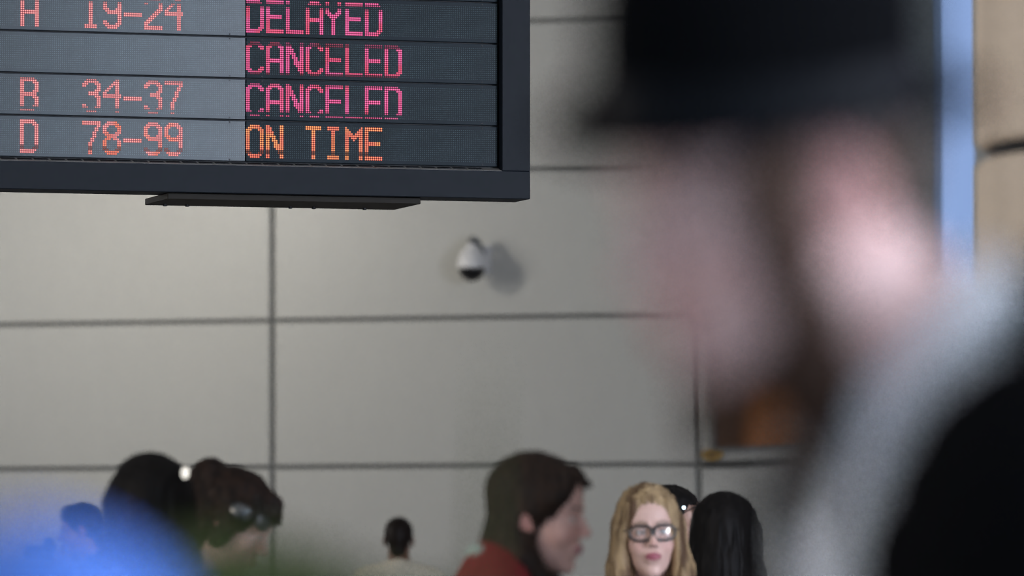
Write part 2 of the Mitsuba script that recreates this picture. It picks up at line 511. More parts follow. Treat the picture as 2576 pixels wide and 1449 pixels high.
# ------------------------------------------------------------------ departure board
pch = 0.00705                                     # distance between light dots
BPSI = math.radians(17.0)
bu = np.array([math.cos(BPSI), math.sin(BPSI), 0.0])
bn = np.array([math.sin(BPSI), -math.cos(BPSI), 0.0])
bv = np.array([0, 0, 1.0])
BO = at(618.3, 302.5, 19.1)                       # joint of modules, middle of the gap between the rows B and D


USQ = 0.982                                       # the modules right of the joint have slightly closer dots
def squeeze(u):
    u = np.asarray(u, float)
    return np.where(u > 0, u * USQ, u) * pch


def B(u, v, d=0.0):
    return BO + bu * float(squeeze(u)) + bv * v * pch + bn * d


def board_mesh(m):
    """From board axes (u, v in dots, depth in metres towards the viewer) into the hall."""
    m = m.copy()
    v = m.vertices
    m.vertices = BO + np.outer(squeeze(v[:, 0]), bu) + np.outer(v[:, 1] * pch, bv) + np.outer(v[:, 2], bn)
    m.fix_normals()
    return m


def bbox(u0, u1, v0, v1, d0, d1, bevel=0.0):
    m = box(((u1 - u0) * pch, (v1 - v0) * pch, d1 - d0), ((u0 + u1) / 2 * pch, (v0 + v1) / 2 * pch, (d0 + d1) / 2), bevel)
    m.vertices[:, :2] /= pch
    return board_mesh(m)


def led_face(tone):
    def fn(p, n, uv):
        q = p - mi.Point3f(BO.tolist())
        u = (q.x * bu[0] + q.y * bu[1]) / pch
        u = dr.select(u > 0, u / USQ, u)
        v = q.z / pch
        row = v / 20.0
        vr = (row - dr.floor(row)) * 20.0                       # height within a row, in dots
        fu, fv = u - dr.floor(u) - 0.5, vr - dr.floor(vr) - 0.5
        r = dr.sqrt(fu * fu + fv * fv)
        dot = 1 - mikit.smoothstep(0.16, 0.36, r)
        inside = mikit.smoothstep(1.9, 2.1, vr) * (1 - mikit.smoothstep(17.9, 18.1, vr))
        grime = 0.8 + 0.45 * mikit.fbm(u * 0.03, v * 0.035, 3.0, 3)
        base = mikit.mix((0.013, 0.020, 0.026), (0.009, 0.0145, 0.0185), inside)
        col = mikit.mix(base, (0.055, 0.080, 0.090), dot * inside * (0.7 + 0.6 * mikit.cell_rand(dr.floor(u), dr.floor(v))))
        return col * grime * tone
    return fn


scene['m_led_left'] = P(mikit.proc(led_face(1.1)), 0.27, 0.44)
scene['m_led_right'] = P(mikit.proc(led_face(1.0)), 0.34, 0.05)

bt = thing('departure_board', 'large dark framed departure board with glowing red and orange dot lettering', 'departure board')
U_L, U_R, V_B, V_T = -262.0, 128.5, -19.9, 100.5
obj('back_panel', bbox(U_L - 12, U_R + 12, V_B - 9, V_T + 12, -0.09, -0.02), 'm_black', bt, label='black back of the board')
# display modules: six rows of three
tilt = {0: -0.004, 1: 0.002, 2: 0.0}
for r in range(-1, 5):
    v0, v1 = r * 20 + 0.35, r * 20 + 19.65
    for ci, (a, b, mat) in enumerate([(-256.0, -128.25, 'm_led_left'), (-127.75, -0.18, 'm_led_left'), (0.18, 128.0, 'm_led_right')]):
        mk = obj('display_module', bbox(a, b, v0, v1, -0.02, 0.0, 0.0015), mat, bt)
        for su in ((a + b) / 2 - 56, (a + b) / 2 + 56):
            for sv in (v0 + 0.75, v1 - 0.75):
                if su < -135: continue
                s = trimesh.creation.cylinder(radius=0.0028, height=0.0024, sections=10)
                s.vertices[:, :2] /= pch; s.apply_translation((round(su / 8) * 8, sv, 0.0012))
                obj('screw', board_mesh(s), 'm_black', mk)
# frame: four bars standing proud of the modules, sloping sill under the last row
FD = 0.035
def bar(u0, u1, v0, v1):
    return obj('frame_bar', bbox(u0, u1, v0, v1, -0.14, FD, 0.002), 'm_frame', bt)
V_S, V_F = V_B - 2.05, V_B - 15.5                  # top and bottom of the lower frame bar
U_O = 143.3
bar(U_L - 14, U_O, V_F, V_S)
bar(U_R + 0.4, U_O, V_S, V_T + 14)
bar(U_L - 14, U_R + 0.4, V_T + 1, V_T + 14)
bar(U_L - 14, U_L - 1, V_S, V_T + 1)
def wedge(u0, u1, va, da, vb_, db, th=0.5):
    m = trimesh.Trimesh([(u0, va, da), (u1, va, da), (u1, vb_, db), (u0, vb_, db), (u0, va - th, da), (u1, va - th, da), (u1, vb_ - th, db), (u0, vb_ - th, db)],
                        [[0, 1, 2], [0, 2, 3], [4, 6, 5], [4, 7, 6], [0, 4, 5], [0, 5, 1], [3, 2, 6], [3, 6, 7], [0, 3, 7], [0, 7, 4], [1, 5, 6], [1, 6, 2]], process=False)
    return board_mesh(m)
obj('sill', wedge(U_L, U_R + .3, V_B - 0.35, -0.012, V_S + 0.05, FD - 0.001), 'm_sill', bt, label='grey sloping ledge under the last row')
for i in range(-16, 16):
    a = i * 8 + 0.8
    if a + 6.6 > 121: continue
    k_ = FD / (V_B - 0.35 - V_S)
    obj('vent_slot', wedge(a, a + 6.7, V_B - 0.35, -0.006, V_B - 1.25, 0.020, 0.2), 'm_black', bt)
# mounting plate under the frame, with bolts
vb = V_F
u0, u1 = -38.2, 88.6
mp = obj('mounting_plate', bbox(u0, u1, vb - 3.1, vb, -0.33, 0.0, 0.002), 'm_bracket', bt, label='dark brown plate under the frame')
for u in (-31, -20, 32, 44, 70):
    s = trimesh.creation.cylinder(radius=0.007, height=0.008, sections=6)
    s.vertices = s.vertices[:, [0, 2, 1]]; s.vertices[:, :2] /= pch
    s.apply_translation((u, vb - 3.1 - 0.5, -0.25))
    obj('bolt', board_mesh(s), 'm_black', mp)
for u in (-180.0, 40.0):
    c = B(u, 0, -0.06)
    z0 = B(0, V_T + 12)[2]
    s = trimesh.creation.cylinder(radius=0.05, height=HZ - z0 + 0.02, sections=20)
    s.apply_translation((c[0], c[1], (HZ + z0) / 2))
    obj('hanger_pole', s, 'm_steel', bt, smooth=40)

GLYPH = {}
def G(ch, *rows):
    out = []
    for r in rows:
        cols_, times = (r, 1) if isinstance(r, str) else r
        out += [[int(c) for c in cols_]] * times
    assert len(out) == 16, (ch, len(out))
    GLYPH[ch] = out
ALL9, ALL8 = '012345678', '01234567'
G('C', '23456', '1234567', '012678', '0178', ('01', 8), '0178', '012678', '1234567', '23456')
G('O', '23456', '1234567', '012678', ('0178', 10), '012678', '1234567', '23456')
G('A', '23456', '1234567', '012678', ('0178', 5), (ALL9, 2), ('0178', 6))
G('N', '0178', '01278', '01278', '012378', '012378', '0123478', '013478', '0134578', '014578', '0145678', '0145678', '015678', ('01678', 2), ('0178', 2))
G('E', (ALL9, 2), ('01', 5), (ALL8, 2), ('01', 5), (ALL9, 2))
G('L', ('01', 14), (ALL9, 2))
G('D', '0123456', ALL8, '01678', ('0178', 10), '01678', ALL8, '0123456')
G('Y', ('0167', 5), '012567', '123456', '2345', ('34', 8))
G('T', (ALL8, 2), ('34', 14))
G('I', ('123456', 2), ('34', 12), ('123456', 2))
G('1', '34', '234', '1234', ('34', 11), ('123456', 2))
G('M', '08', '0178', '012678', '01235678', ALL9, '0134578', '01478', ('0178', 9))
G('B', '0123456', ALL8, '01678', ('0178', 3), '01678', (ALL8, 2), '01678', ('0178', 3), '01678', ALL8, '0123456')
G('H', ('0178', 8), (ALL9, 2), ('0178', 6))
G('2', '23456', '1234567', '012678', '0178', ('78', 2), '678', '567', '456', '345', '234', '123', '012', '01', (ALL9, 2))
G('3', '23456', '1234567', '012678', '0178', '78', '678', ('34567', 2), '678', ('78', 3), '0178', '012678', '1234567', '23456')
G('4', '67', '567', '4567', '3467', '2367', '1267', '0167', (ALL9, 2), ('67', 7))
G('7', (ALL9, 2), '78', ('67', 2), ('56', 3), ('45', 2), ('34', 6))
G('8', '23456', '1234567', '012678', ('0178', 2), '012678', '1234567', '23456', '123567', ('0178', 4), '012678', '1234567', '23456')
G('9', '23456', '1234567', '012678', ('0178', 3), '012678', '12345678', '2345678', ('78', 3), '0178', '012678', '1234567', '23456')
G('-', '', '', '', '', '', '', '', '', (ALL9, 2), '', '', '', '', '', '')

lin = lambda c: np.where(np.asarray(c, float) / 255 <= 0.04045, np.asarray(c, float) / 255 / 12.92, ((np.asarray(c, float) / 255 + 0.055) / 1.055) ** 2.4)
SALMON = (lin((255, 186, 182)), lin((214, 30, 52)))
PINK = (lin((255, 128, 190)), lin((212, 2, 90)))
ROSE = (lin((255, 112, 150)), lin((205, 8, 66)))
ORANGE = (lin((255, 158, 122)), lin((222, 40, 40)))
AMBER = (lin((255, 190, 115)), lin((220, 66, 40)))
N8 = 8
ANG = np.arange(N8) * 2 * np.pi / N8 + np.pi / 8


def character(ch, row, col, pals, dim):
    """One glowing character: every lit dot is a small lens, bright in the middle with a red rim."""
    vs, fs, cs = [], [], []
    top = row * 20 + 18 - 0.5
    for r, lit in enumerate(GLYPH[ch]):
        k = dim.get(r, 1.0)
        if k <= 0: continue
        for c in lit:
            t = meshkit.noise(np.array([[(col + c) * 0.16, r * 0.16 + row * 5.1, 1.7]]), 3)[0]
            t = min(max((t - 0.42) / 0.3, 0), 1)
            core = pals[0][0] * (1 - t) + pals[1][0] * t
            rim = pals[0][1] * (1 - t) + pals[1][1] * t
            kk = k ** 1.6
            b = len(vs)
            u, v = col + c + 0.5, top - r
            sz = 1.0 if k > 0.8 else 0.86
            for rad, dd, colr in ((0.0, 0.0016, core), (0.25 * sz, 0.0015, core), (0.36 * sz, 0.0012, core * 0.45 + rim * 0.55), (0.53 * sz, 0.0006, rim * 0.75)):
                ring = [(u, v, dd)] if rad == 0 else [(u + rad * math.cos(a), v + rad * math.sin(a), dd) for a in ANG]
                vs += ring
                cs += [colr * kk] * len(ring)
            o = [b + 1, b + 1 + N8, b + 1 + 2 * N8]
            for i in range(N8):
                j = (i + 1) % N8
                fs.append((b, o[0] + i, o[0] + j))
                for p, q in ((o[0], o[1]), (o[1], o[2])):
                    fs += [(p + i, q + i, q + j), (p + i, q + j, p + j)]
    v = np.array(vs)
    world = BO + np.outer(squeeze(v[:, 0]), bu) + np.outer(v[:, 1] * pch, bv) + np.outer(v[:, 2], bn)
    m = trimesh.Trimesh(world, fs, process=False)
    if m.face_normals[0] @ bn < 0:
        m = trimesh.Trimesh(world, np.array(fs)[:, ::-1], process=False)
    obj('character', m, 'm_black', bt, color=np.array(cs), kind='stuff',
        emitter={'type': 'area', 'radiance': {'type': 'mesh_attribute', 'name': 'vertex_color'}, 'sampling_weight': 1e-4})


def line(text, row, col, pals, dim):
    for i, ch in enumerate(text):
        if ch != ' ':
            character(ch, row, col + 10 * i, pals, dim)


d1, d2, d3, d4 = {1: .72, 2: 0, 3: .75}, {0: .5, 1: .4, 14: .85, 15: .3}, {0: .8, 13: .8, 14: 0, 15: .78}, {12: .45, 13: .4}
line('H', 2, -110, (SALMON, SALMON), d1)
line('19-24', 2, -80, (SALMON, SALMON), d1)
line('DELAYED', 2, 0, (PINK, ROSE), d1)
line('CANCELED', 1, 0, (PINK, ROSE), d2)
line('B', 0, -110, (SALMON, ORANGE), d3)
line('34-37', 0, -80, (SALMON, SALMON), d3)
line('CANCELED', 0, 0, (PINK, ROSE), d3)
line('D', -1, -110, (SALMON, SALMON), d4)
line('78-99', -1, -80, (SALMON, ORANGE), d4)
line('ON TIME', -1, 0, (ORANGE, AMBER), d4)

# ------------------------------------------------------------------ things on the far wall
# dome security camera on a short wall arm
t = thing('security_camera', 'white dome security camera with dark lower half on the panelled wall', 'security camera')
s0, t0 = hit_wall(1208, 668)
DC = 0.175                                          # distance of the dome from the wall
hr = 0.09
def wall_lathe(profile, n=32):
    m = lathe(profile, n)                          # axis z = wall up
    m.vertices = W(s0, t0, DC) + m.vertices @ np.array([we, wn, wu])
    m.fix_normals(); return m
prof = [(0, 0.125), (0.03, 0.123), (0.036, 0.10), (0.058, 0.085), (0.08, 0.05), (hr, 0.01), (hr, -0.02), (0.080, -0.028), (0, -0.028)]
obj('housing', wall_lathe(prof), 'm_white_plastic', t, smooth=35)
obj('dome', wall_lathe([(0, -0.03)] + [(0.079 * math.cos(a), -0.028 - 0.078 * math.sin(a)) for a in np.linspace(0, math.pi / 2, 10)][0:9] + [(0, -0.106)]), 'm_dome', t, smooth=60, label='dark glossy dome')
obj('arm', tube([W(s0, t0 + 0.12, DC), W(s0, t0 + 0.15, DC - 0.02), W(s0 + .01, t0 + 0.14, DC * 0.6), W(s0 + .02, t0 + 0.08, 0.04), W(s0 + .02, t0 + 0.05, 0.024)], 0.022, 12), 'm_cover', t, smooth=40, label='grey curved arm')
mm = wall_box(s0 - 0.03, s0 + 0.07, t0 - 0.05, t0 + 0.12, 0.001, 0.022, 0.006)
obj('wall_plate', mm, 'm_white_plastic', t)

# picture with a dark frame, and the small oval plaque by its corner
ps0, pt0 = hit_wall(1803, 1122)
ps1, pt1 = hit_wall(2190, 600)
def poster_fn(p, n, uv):
    q = p - mi.Point3f(W(ps0, pt0).tolist())
    s = q.x * we[0] + q.y * we[1] + q.z * we[2]
    tt = q.z
    g = mikit.smoothstep(0.10, 0.30, s) * (1 - mikit.smoothstep(0.45, 0.75, s)) * (1 - mikit.smoothstep(0.35, 0.7, tt))
    return mikit.mix((0.065, 0.028, 0.012), (0.42, 0.145, 0.028), g)
t = thing('wall_picture', 'orange and brown picture on the panelled wall, behind the hatted man', 'picture')
obj('print', wall_box(ps0 + 0.0, ps1, pt0 + 0.0, pt1, 0.002, 0.03), P(mikit.proc(poster_fn), 0.5, 0.3), t)
obj('frame', join([wall_box(ps0 - 0.025, ps0, pt0 - .02, pt1 + .02, 0.002, 0.045, .003), wall_box(ps1, ps1 + 0.03, pt0 - .02, pt1 + .02, 0.002, 0.045, .003), wall_box(ps0, ps1, pt0 - 0.02, pt0, 0.002, 0.045, .003), wall_box(ps0, ps1, pt1, pt1 + .02, 0.002, 0.045, .003)]), 'm_cover', t)
os_, ot = hit_wall(1793, 1142)
t = thing('oval_plaque', 'small yellow-brown oval plaque at the lower left corner of the picture', 'plaque')
def oval(a, b, d0, d1, n=28):
    m = trimesh.creation.cylinder(radius=1, height=1, sections=n)
    m.vertices = W(os_, ot) + np.outer(m.vertices[:, 0] * a, we) + np.outer(m.vertices[:, 1] * b, wu) + np.outer((m.vertices[:, 2] + 0.5) * (d1 - d0) + d0, wn)
    m.fix_normals(); return m
obj('rim', oval(0.064, 0.036, 0.002, 0.02), P((0.34, 0.20, 0.035), 0.5), t)
obj('centre', oval(0.036, 0.014, 0.0205, 0.024), P((0.13, 0.07, 0.02), 0.5), t, label='darker brown middle')
# dark ledge in the joint under the picture
ls0 = S2 + 0.03
k = obj('trim_2', wall_box(ls0, S_END - 0.02, -PH - 0.022, -PH + 0.022, -0.03, 0.012, 0.004), P((0.035, 0.036, 0.034), 0.6), None)
tag(k, 'dark horizontal strip in the joint under the picture', kind='structure')

# ------------------------------------------------------------------ people
HEAD_PRIMS = [
    (ell((0, -.014, .045), (.077, .096, .088)), .01), (ell((0, .042, .045), (.063, .05, .062)), .02), (ell((0, .034, -.03), (.063, .060, .075)), .02),
    (ell((0, .036, -.078), (.049, .050, .043)), .02), (ell((0, .074, -.106), (.022, .018, .018)), .02),
    (ell((.037, .064, -.027), (.025, .024, .026)), .02), (ell((-.037, .064, -.027), (.025, .024, .026)), .02),
    (cap((.012, .088, .031), (.045, .073, .033), .009), .012), (cap((-.012, .088, .031), (-.045, .073, .033), .009), .012),
    (ell((0, .088, -.062), (.027, .016, .02)), .012),
]
NOSE = [(cap((0, .089, .02), (0, .111, -.018), .0075, .0105), .009), (ell((0, .111, -.022), (.0125, .0125, .0105)), .006),
        (ell((.0125, .103, -.027), (.0085, .0095, .008)), .005), (ell((-.0125, .103, -.027), (.0085, .0095, .008)), .005)]
LIPS = [(ell((0, .1005, -.0575), (.021, .0075, .0055)), .005), (ell((0, .0990, -.0665), (.018, .0075, .0065)), .005)]


def head_into(fd, fr, ears=True, jaw=1.0):
    s = fr.s
    for pr, k in HEAD_PRIMS: fd.add(pr, k * s, fr)
    for x in (-1, 1): fd.cut(ell((x * .032, .104, .009), (.019, .019, .0135)), .012 * s, fr)
    for pr, k in NOSE: fd.add(pr, k * s, fr)
    for x in (-1, 1): fd.add(ell((x * .0315, .0765, .008), (.0135, .0135, .0135)), .003 * s, fr)
    for x in (-1, 1): fd.add(ell((x * .0315, .0775, .013), (.0155, .0135, .0075)), .003 * s, fr)
    for pr, k in LIPS: fd.add(pr, k * s, fr)
    if ears:
        for x in (-1, 1):
            R = rot(0, 0, x * 24) @ rot(-12, 0, 0)
            fd.add(ell((x * .081, -.014, .002), (.0075, .0195, .033), R), .006 * s, fr)
            fd.add(ell((x * .077, -.002, -.024), (.006, .010, .012)), .006 * s, fr)
            fd.cut(ell((x * .089, -.008, .0), (.0065, .0105, .017), R), .004 * s, fr)


def face_colour(h, skin, lips=(0.36, 0.10, 0.10), brow=(0.03, 0.018, 0.012), iris=(0.05, 0.04, 0.03), blush=0.25, gaze=(0, 1, 0), eyes=True):
    """Vertex colours from head coordinates h: lips, brows, eyes, nostrils; h is n x 3."""
    c = np.tile(np.asarray(skin, float), (len(h), 1))
    def blend(w, col):
        nonlocal c
        w = np.clip(w, 0, 1)[:, None]
        c = c * (1 - w) + np.asarray(col) * w
    x, y, z = np.abs(h[:, 0]), h[:, 1], h[:, 2]
    front = y > .03
    sk = np.asarray(skin)
    red = sk * np.array([1.02, .72, .70])
    blend(blush * 2 * np.exp(-((x - .04) / .02) ** 2 - ((z + .03) / .02) ** 2) * front, red)
    blend(blush * 2 * np.exp(-(x / .014) ** 2 - ((z + .022) / .012) ** 2) * front, red)
    ear = np.clip((x - .072) / .008, 0, 1) * (np.abs(z) < .045) * (y < .02)
    blend(ear * .55, sk * np.array([1.0, .62, .60]))
    lipm = (x / .0235) ** 2 + ((z + .0615) / .0105) ** 2
    blend(np.clip(1.25 - lipm, 0, 1) * 2.5 * (y > .07), lips)
    blend(np.exp(-((z + .0618) / .0016) ** 2) * (x < .021) * (y > .075), np.asarray(lips) * .3)
    zb = .033 + .004 * np.sin((x - .015) / .033 * math.pi)
    blend(np.exp(-((z - zb) / .0042) ** 2) * (x > .011) * (x < .052) * front * .9, brow)
    blend(np.exp(-((x - .0075) / .004) ** 2 - ((z + .0335) / .0035) ** 2) * (y > .085) * .85, sk * .12)
    if eyes:
        ec = np.stack([np.sign(h[:, 0]) * .0315, np.full(len(h), .0765), np.full(len(h), .008)], 1)
        d = h - ec
        r = np.linalg.norm(d, axis=1)
        on = (r < .0145) & (y > .082)
        lid = (np.abs(d[:, 0]) / .0135) ** 2 + ((d[:, 2] + .0005) / .0055) ** 2
        blend(np.clip((1.0 - lid) * 4, 0, 1) * on, (.62, .60, .60))
        g = np.asarray(gaze, float); g /= np.linalg.norm(g)
        off = np.linalg.norm(d - g * .0135, axis=1)
        blend(np.clip((.0062 - off) / .0012, 0, 1) * on * (lid < 1.1), iris)
        blend(np.exp(-((d[:, 2] - .0055) / .0016) ** 2) * (np.abs(d[:, 0]) < .014) * (r < .018) * (y > .078), np.asarray(brow) * .5)
    return c


def axis_of(spans):
    """A grid axis from (start, end, step) spans."""
    out = [spans[0][0]]
    for a, b, h in spans:
        n_ = max(1, int(round((b - a) / h)))
        out += list(np.linspace(a, b, n_ + 1)[1:])
    return np.array(out)


class Person:
    """A standing figure. Body frame: +y forward, +z up, feet on z = 0. The head's centre (between the ears) comes to the point 'head'."""

    def __init__(self, name_label, head, yaw, head_yaw=0, head_pitch=0, head_roll=0, skin=(.52, .32, .25), head_scale=.92, lean=0.0, bend_z=1.2,
                 neck_forward=0.0, res=.0042, arms=None, face=None, sex='f', head_down=0.0):
        self.t = thing('person', name_label, 'person')
        self.head_scale = head_scale
        self.sex, self.lean = sex, lean
        a = math.radians(-lean)
        piv = np.array([0, 0, bend_z])
        Rl = rot(rx=-lean)
        hl = np.array([0, .035 + neck_forward, 1.62 - head_down])
        self.hl = np.where(hl[2] > bend_z, piv + Rl @ (hl - piv), hl)
        self.S = head[2] / self.hl[2]
        S = self.S
        Rb = rot(rz=yaw)
        hoff = Rb @ (self.hl * S)
        self.body = Frame(Rb, (head[0] - hoff[0], head[1] - hoff[1], 0.0), 1.0)
        self.headb = Frame(rot(rz=head_yaw) @ rot(ry=head_roll) @ rot(rx=head_pitch), self.hl * S, head_scale)      # head in body frame
        self.head = self.headb.then(self.body)
        def U(p):
            p = np.array(p, float)
            if p[2] > bend_z: p = piv + Rl @ (p - piv)
            return p * S
        self.U, self.Rl = U, Rl
        sh = .178 if sex == 'f' else .195
        self.sh = sh
        hips = .0 if sex == 'm' else .012
        eu = lambda c, r: ell(U(c), np.array(r) * S, Rl if c[2] > bend_z else None)
        self.torso = [(eu((0, 0, 1.30), (sh - .025, .112, .18)), .05), (eu((0, .005, 1.10), (.142, .108, .17)), .06), (eu((0, -.005, .95), (.162 + hips, .122, .13)), .05),
                      (cap(U((-sh + .04, -.01, 1.40)), U((sh - .04, -.01, 1.40)), .062 * S), .05)]
        self.traps = [(cap(U((0, -.022, 1.46)), U((s * (sh - .05), -.012, 1.415)), .05 * S, .042 * S), .04) for s in (-1, 1)]
        if sex == 'f':
            self.torso += [(eu((s * .068, .085, 1.265), (.062, .05, .062)), .04) for s in (-1, 1)]
        arms = arms or {}
        self.arms, self.hands = [], []
        for s, nm in ((-1, 'left'), (1, 'right')):
            el, wr = arms.get(nm, ((s * (sh + .06), -.03, 1.115), (s * (sh + .07), .045, .88)))
            el, wr = U(el), U(wr)
            shp = U((s * sh, -.01, 1.395))
            self.arms += [(cap(shp, el, .05 * S, .04 * S), .03), (cap(el, wr, .041 * S, .027 * S), .02)]
            d = (wr - el) / np.linalg.norm(wr - el)
            side = np.cross(d, [0, 0, 1.0] if abs(d[2]) < .8 else [1.0, 0, 0]); side /= np.linalg.norm(side)      # across the palm
            nrm = np.cross(side, d)
            palm = wr + d * .055 * S
            H = [(cap(wr, wr + d * .03 * S, .026 * S, .027 * S), .015)]
            H += [(cap(wr + d * .03 * S + side * k * S, wr + d * .085 * S + side * k * 1.15 * S, .0155 * S, .0135 * S), .012) for k in (-.026, -.009, .009, .026)]
            for i, (k, L) in enumerate(((-.031, .062), (-.0105, .075), (.0105, .07), (.031, .055))):
                b0 = wr + d * .088 * S + side * k * S
                b1 = b0 + (d * .55 + nrm * .12 + side * k * .5) * L * S
                b2 = b1 + (d * .42 + nrm * .28) * L * S
                H += [(cap(b0, b1, .0095 * S, .0088 * S), .004), (cap(b1, b2, .0088 * S, .0072 * S), .004)]
            th0 = wr + d * .03 * S - side * .024 * S
            th1 = th0 + (d * .03 - side * .026 + nrm * .012) * S
            th2 = th1 + (d * .032 - side * .006 + nrm * .01) * S
            H += [(cap(th0, th1, .0125 * S, .0105 * S), .006), (cap(th1, th2, .0105 * S, .008 * S), .004)]
            self.hands += H
            self.handbox = getattr(self, 'handbox', []) + [(wr + d * .08 * S, .13 * S)]
        self.legs = []
        for s in (-1, 1):
            self.legs += [(cap(np.array((s * .088, 0, .93)) * S, np.array((s * .092, .012, .50)) * S, .088 * S, .056 * S), .03), (cap(np.array((s * .092, .012, .50)) * S, np.array((s * .092, -.015, .10)) * S, .054 * S, .036 * S), .02),
                          (cap(np.array((s * .094, -.02, .085)) * S, np.array((s * .10, .13, .05)) * S, .034 * S, .022 * S), .02)]
        hb = self.headb
        nb = U((0, -.018, 1.43))
        nt = hb.out((0, -.018, -.055))
        nr = .050 if sex == 'f' else .058
        self.neck = [(cap(nb, nt, (nr + .006) * S, nr * S), .02)]
        # skin: one mesh
        hc = self.hl * S
        lo, hi = -.40 * S, .40 * S
        xs = axis_of([(lo, -.235, .008), (-.235, -.13, .012), (-.13 + hc[0], .13 + hc[0], res), (.13 + hc[0], .235, .012), (.235, hi, .008)]) if arms == {} else axis_of([(lo, -.13, .009), (-.13, .13, res), (.13, hi, .009)])
        ymin, ymax = min(-.22, hc[1] - .17), max(.22, hc[1] + .17)
        for c, r in self.handbox: ymax = max(ymax, c[1] + r)
        ys = axis_of([(ymin, hc[1] - .135, .012), (hc[1] - .135, hc[1] + .14, res), (hc[1] + .14, ymax + .013, .012)])
        if arms == {}:
            zs = axis_of([(0, .64 * S, .014), (.64 * S, .90 * S, .005), (.90 * S, hc[2] - .20, .014), (hc[2] - .20, hc[2] + .16, res)])
        else:
            zs = axis_of([(0, 1.0 * S, .014), (1.0 * S, hc[2] - .20, .008), (hc[2] - .20, hc[2] + .16, res)])
        fd = Field(xs, ys, zs)
        for pr, k in self.torso + self.traps + self.arms + self.legs + self.neck: fd.add(pr, k * S)
        for pr, k in self.hands: fd.add(pr, k * S)
        head_into(fd, hb)
        m = fd.mesh()
        h = hb.into(m.vertices)
        col = face_colour(h, skin, **(face or {}))
        m.vertices = self.body.out(m.vertices)
        obj('body', m, 'm_vertex_skin', self.t, smooth=True, color=col)

    def place(self, m, head=False):
        return (self.head if head else self.body).mesh(m)

    def cloth_field(self, prims, grow, h=.012, lo=(-.45, -.36, 0), hi=(.45, .75, 1.75)):
        S = self.S
        fd = Field.even(np.array(lo) * S, np.array(hi) * S, h)
        for pr, k in prims: fd.add(pr, k * S, grow=grow)
        return fd

    def top(self, mat, grow=.012, hem=.86, name='shirt', sleeves=True, neck_cut=.062, collar=False, label=None):
        S = self.S
        pr = self.torso + self.traps + (self.arms if sleeves else [])
        fd = self.cloth_field(pr, grow, .011, lo=(-.45, -.30, .5), hi=(.45, .55, 1.6))
        fd.keep(lambda p: hem * S - p[..., 2])
        for c, r in self.handbox:
            fd.cut(cap(c, c, r * .93), .004)
        a, b = self.neck[0][0][1], None
        nb, nt = self.U((0, -.018, 1.40)), self.headb.out((0, -.018, -.055))
        fd.cut(cap(nb, nt, neck_cut * S), .006)
        m = fd.mesh()
        return obj(name, self.place(m), mat, self.t, smooth=True, label=label)

    def trousers(self, mat, name='trousers'):
        S = self.S
        fd = self.cloth_field([self.torso[2]] + self.legs, .012, .013, lo=(-.3, -.25, 0), hi=(.3, .3, 1.1))
        fd.keep(lambda p: np.maximum(.07 * S - p[..., 2], p[..., 2] - 1.0 * S))
        obj(name, self.place(fd.mesh()), mat, self.t, smooth=True)
        for s in (-1, 1):
            f = Field.even((s * .1 * S - .09, -.14, -.004), (s * .1 * S + .09, .24, .16), .008)
            f.add(cap(np.array((s * .094, -.05, .045)) * S, np.array((s * .102, .135, .034)) * S, .043 * S, .036 * S), .01)
            f.add(cap(np.array((s * .094, -.03, .09)) * S, np.array((s * .094, -.02, .06)) * S, .046 * S, .046 * S), .02)
            f.keep(lambda p: .002 - p[..., 2])
            obj('shoe', self.place(f.mesh()), 'm_shoe', self.t, smooth=True)

    def hair(self, prims, cuts, mat, h=.0055, lo=(-.2, -.22, -.42), hi=(.2, .17, .19), amp=.006, seed=0, name='hair', along=9.0, label=None):
        fd = Field.even(lo, hi, h)
        for pr, k in prims: fd.add(pr, k)
        for pr, k in cuts: fd.cut(pr, k)
        m = strands(fd.mesh(), amp, 150, along, seed)
        return obj(name, self.place(m, True), mat, self.t, smooth=True, label=label)


